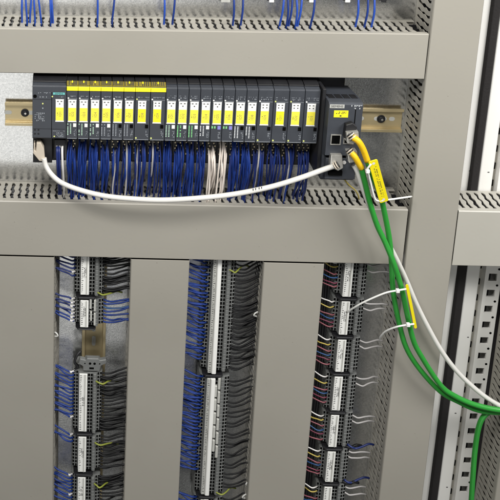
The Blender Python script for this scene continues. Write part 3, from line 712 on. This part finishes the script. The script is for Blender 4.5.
# green cable pair with yellow sleeves
t = thing('green_cable', at(383, 204, -90), 'green network cable with yellow sleeve passing behind the large yellow tag', 'cable')
MB().prism([(q[0], q[2]) for q in (at(344, 129, -100), at(356, 128, -100), at(357, 139, -100), at(345, 140, -100))], -97, -112, 1).build('plug', 'metal', t, bev=1, seg=2)
pcable([(352, 137, -113), (358, 141, -116), (363, 149, -115), (367.5, 161, -112)], 4.3, 'yellow_sleeve', 'ycable', t)
pcable([(367, 160, -112), (373, 177, -104), (381, 198, -96), (386, 220, -90), (389.5, 240, -86), (391.5, 262, -84), (393, 290, -82), (398, 318, -80), (406, 347, -79), (420, 369.5, -77), (440, 391, -75), (458, 401.5, -73), (482, 411, -72), (520, 413, -72)], 3.8, 'cable_jacket', 'green', t, n=14)
t = thing('green_cable', at(373, 214, -95), 'green network cable with yellow sleeve left of the large yellow tag', 'cable')
MB().prism([(q[0], q[2]) for q in (at(345, 149, -98), at(355, 148, -98), at(356, 158, -98), at(347, 160, -98))], -93, -108, 1).build('plug', 'metal', t, bev=1, seg=2)
pcable([(351, 152, -110), (355, 157, -112), (359, 164, -110), (361.5, 168, -108)], 4.3, 'yellow_sleeve', 'ycable', t)
pcable([(361, 167, -108), (365, 183, -103), (370, 203, -98), (377, 225, -94), (385, 242, -94), (394, 264, -96), (402, 290, -92), (408, 318, -88), (413, 339, -86), (420, 354, -84), (440, 384.5, -82), (455, 396, -81), (476, 405, -80), (500, 410, -79), (520, 410, -79)], 3.8, 'cable_jacket', 'green', t, n=14)
pcable([(353.5, 165, -96), (357, 171, -98), (361, 183, -96), (367, 200, -90), (375, 218, -82), (384, 236, -80), (394, 254, -78), (405, 277, -72), (416, 303, -70), (428, 327, -70), (441, 350, -70), (455, 369, -69), (472, 386, -68), (490, 400, -67), (510, 411, -67)], 3.5, 'patch_cable', 'wcable', label='pale grey-white cable running down beside the green cables to the right edge', cat='cable')
pcable([(515, 404, -66), (495, 409, -67), (484, 416, -67), (478.5, 428, -66), (475, 450, -64), (473, 475, -64), (471, 505, -64), (469, 540, -64)], 3.9, 'green_cable', 'green', n=14, label='green cable dropping vertically in front of the lower right duct', cat='cable')
def boot(parent, a, b, r, m, name='boot'):
    a = Vector(at(*a)); b = Vector(at(*b)); mb = MB(); mb.tube([a, (a + b) / 2, b], lambda t: r * (1.12 - .25 * t), 14, 3).build(name, m, parent, bev=.3)
    for q in (.3, .75):
        c = a.lerp(b, q); d = (b - a).normalized() * .8
        MB().tube([c - d, c, c + d], r * 1.22, 14, 2).build('boot_ring', 'plug' if m != 'plug' else 'black', parent)
GR = [o for o in scene.collection.objects if o.parent is None and o.name.startswith('green_cable')]
boot(GR[0], (349.5, 134, -110), (353.5, 139, -114), 4.6, 'black')
boot(GR[1], (348.5, 149.5, -106), (352.5, 154, -110), 4.6, 'black')
boot([o for o in scene.collection.objects if o.name == 'patch_cable' and o.parent is None][0], (338.5, 164.3, -105), (334, 166.6, -104), 4.3, 'black')
# big tag with holes
def tag(a, b, wmm, Y0, Y1, label, ties):
    pa = Vector(at(a[0], a[1], Y0)); pb = Vector(at(b[0], b[1], Y1)); d = (pb - pa).normalized()
    nn = Vector((0, -1, 0)); s = d.cross(nn).normalized(); nn = s.cross(d)
    t = thing('cable_tag', tuple(pb), label, 'cable tag')
    def pt(u, v, q): return tuple(pa + d * u + s * v + nn * q)
    Ln = (pb - pa).length; mb = MB(); h = wmm / 2; c = 1.5
    poly = [(0, -h + c), (c, -h), (Ln - c, -h), (Ln, -h + c), (Ln, h - c), (Ln - c, h), (c, h), (0, h - c)]
    vs = [pt(u, v, 0) for u, v in poly] + [pt(u, v, 1.4) for u, v in poly]; n = 8
    mb.add(vs, [tuple(range(n)), tuple(range(2 * n - 1, n - 1, -1))] + [(i, i + n, (i + 1) % n + n, (i + 1) % n) for i in range(n)])
    plate = mb.build('plate', 'tag', t, bev=.3)
    mb = MB(); rr = random.Random(5)
    for row in range(2 if wmm > 6 else 0):
        u = 11
        while u < Ln - 11:
            l = rr.uniform(.8, 1.8); v = -1.6 + row * 2.6
            if rr.random() < .75:
                q = [pt(u, v - .7, 1.5), pt(u + l * .6, v - .7, 1.5), pt(u + l * .6, v + .8, 1.5), pt(u, v + .8, 1.5)]; mb.add(q, [(0, 1, 2, 3)])
            u += l
    if mb.v: mb.build('print', 'ink', t)
    for e in (5.0, Ln - 5.0):
        if wmm > 6:
            mb = MB(); c_ = [pt(e + 2.1 * math.cos(k * .785), 2.1 * math.sin(k * .785), 1.55) for k in range(8)]; mb.add(c_, [tuple(range(8))]); mb.build('eyelet', 'wwire', t)
    return t
tag((372.5, 160), (384, 201.5), 12.5, -119, -106, 'large yellow cable tag tied to the green cables below the controller', None)
tag((406.5, 284), (415.5, 328), 4.2, -100, -96, 'narrow yellow cable tag seen edge on beside the duct', None)
def tie(pts, head, label):
    t = thing('cable_tie', at(*pts[-1]), label, 'cable tie')
    MB().tube([at(*p) for p in pts], 1.3, 8, 5).build('strap', 'white', t)
    if head:
        c = at(*head); MB().box(c[0] - 2.6, c[0] + 2.6, c[1] - 3, c[1] + 2, c[2] - 2.6, c[2] + 2.6).build('head', 'white', t, bev=.7)
tie([(406, 289, -101), (397, 290.5, -102), (385, 293, -100), (366, 301, -92), (355, 307, -84), (347, 312.5, -70)], (397.5, 290.5, -102), 'white cable tie whose long tail points at the right terminal column')
tie([(414, 324, -98), (406, 325, -99), (396, 327, -96), (386, 331, -86), (381, 336, -74), (379.5, 339, -62)], (408, 324.5, -99), 'white cable tie with short curved tail at the lower end of the narrow tag')
tie([(383, 200, -107), (390, 199.5, -104), (401, 198, -92), (411.5, 196.5, -72)], None, 'white cable tie tail from the large tag to the tall duct')
tie([(371, 164, -120), (367, 170, -118), (369, 176, -114), (374, 196, -108), (377, 200.5, -107), (383, 200.5, -107)], (367.5, 171, -118), 'thin white cable tie looped along the left edge of the large tag')
for px, py, n_ in ((58, 334, 'left duct'),):
    p = at(px, py, -42)
    MB().tube([(-13, -42, p[2] + 4), (-8, -44, p[2] + 3), (-6, -44, p[2] - 2), (-13, -42, p[2] - 4)], 1.1, 8, 4).build('cable_tie', 'white', label='small white tie loop poking out of the left duct', cat='cable tie')
for px, py, n_ in ((255, 314, 'upper'), (247, 483, 'middle'), (243.5, 496, 'lower')):
    p = at(px, py, -45)
    MB().tube([(p[0] + 4, -45, p[2] + 4), (p[0], -47, p[2] + 3), (p[0] - 2, -47, p[2] - 1), (p[0] + 3, -45, p[2] - 4)], 1.1, 8, 4).build('cable_tie', 'white', label='%s of three small white tie ends at the right edge of the middle column' % n_, cat='cable tie')

# ------------------------------------------------------------------ labels of look-alikes say their place in the row
ONE = ['', 'first', 'second', 'third', 'fourth', 'fifth', 'sixth', 'seventh', 'eighth', 'ninth', 'tenth', 'eleventh', 'twelfth', 'thirteenth', 'fourteenth', 'fifteenth', 'sixteenth', 'seventeenth', 'eighteenth', 'nineteenth']
TEN = ['', '', 'twenty', 'thirty', 'forty', 'fifty', 'sixty', 'seventy', 'eighty', 'ninety']
def ordinal(n):
    if n > 99: return 'hundred-and-' + ordinal(n - 100) if n > 100 else 'hundredth'
    if n < 20: return ONE[n]
    return TEN[n // 10][:-1] + 'ieth' if n % 10 == 0 else TEN[n // 10] + '-' + ONE[n % 10]
same = {}
for o in scene.collection.objects:
    if o.parent is None and 'label' in o.keys(): same.setdefault(o['label'], []).append(o)
for lb, os_ in same.items():
    if len(os_) < 2: continue
    xs = [o.location.x for o in os_]; zs = [o.location.z for o in os_]
    horiz = max(xs) - min(xs) > max(zs) - min(zs)
    os_.sort(key=(lambda o: o.location.x) if horiz else (lambda o: -o.location.z))
    for k, o in enumerate(os_):
        o['label'] = '%s, %s from the %s' % (lb, ordinal(k + 1), 'left' if horiz else 'top')
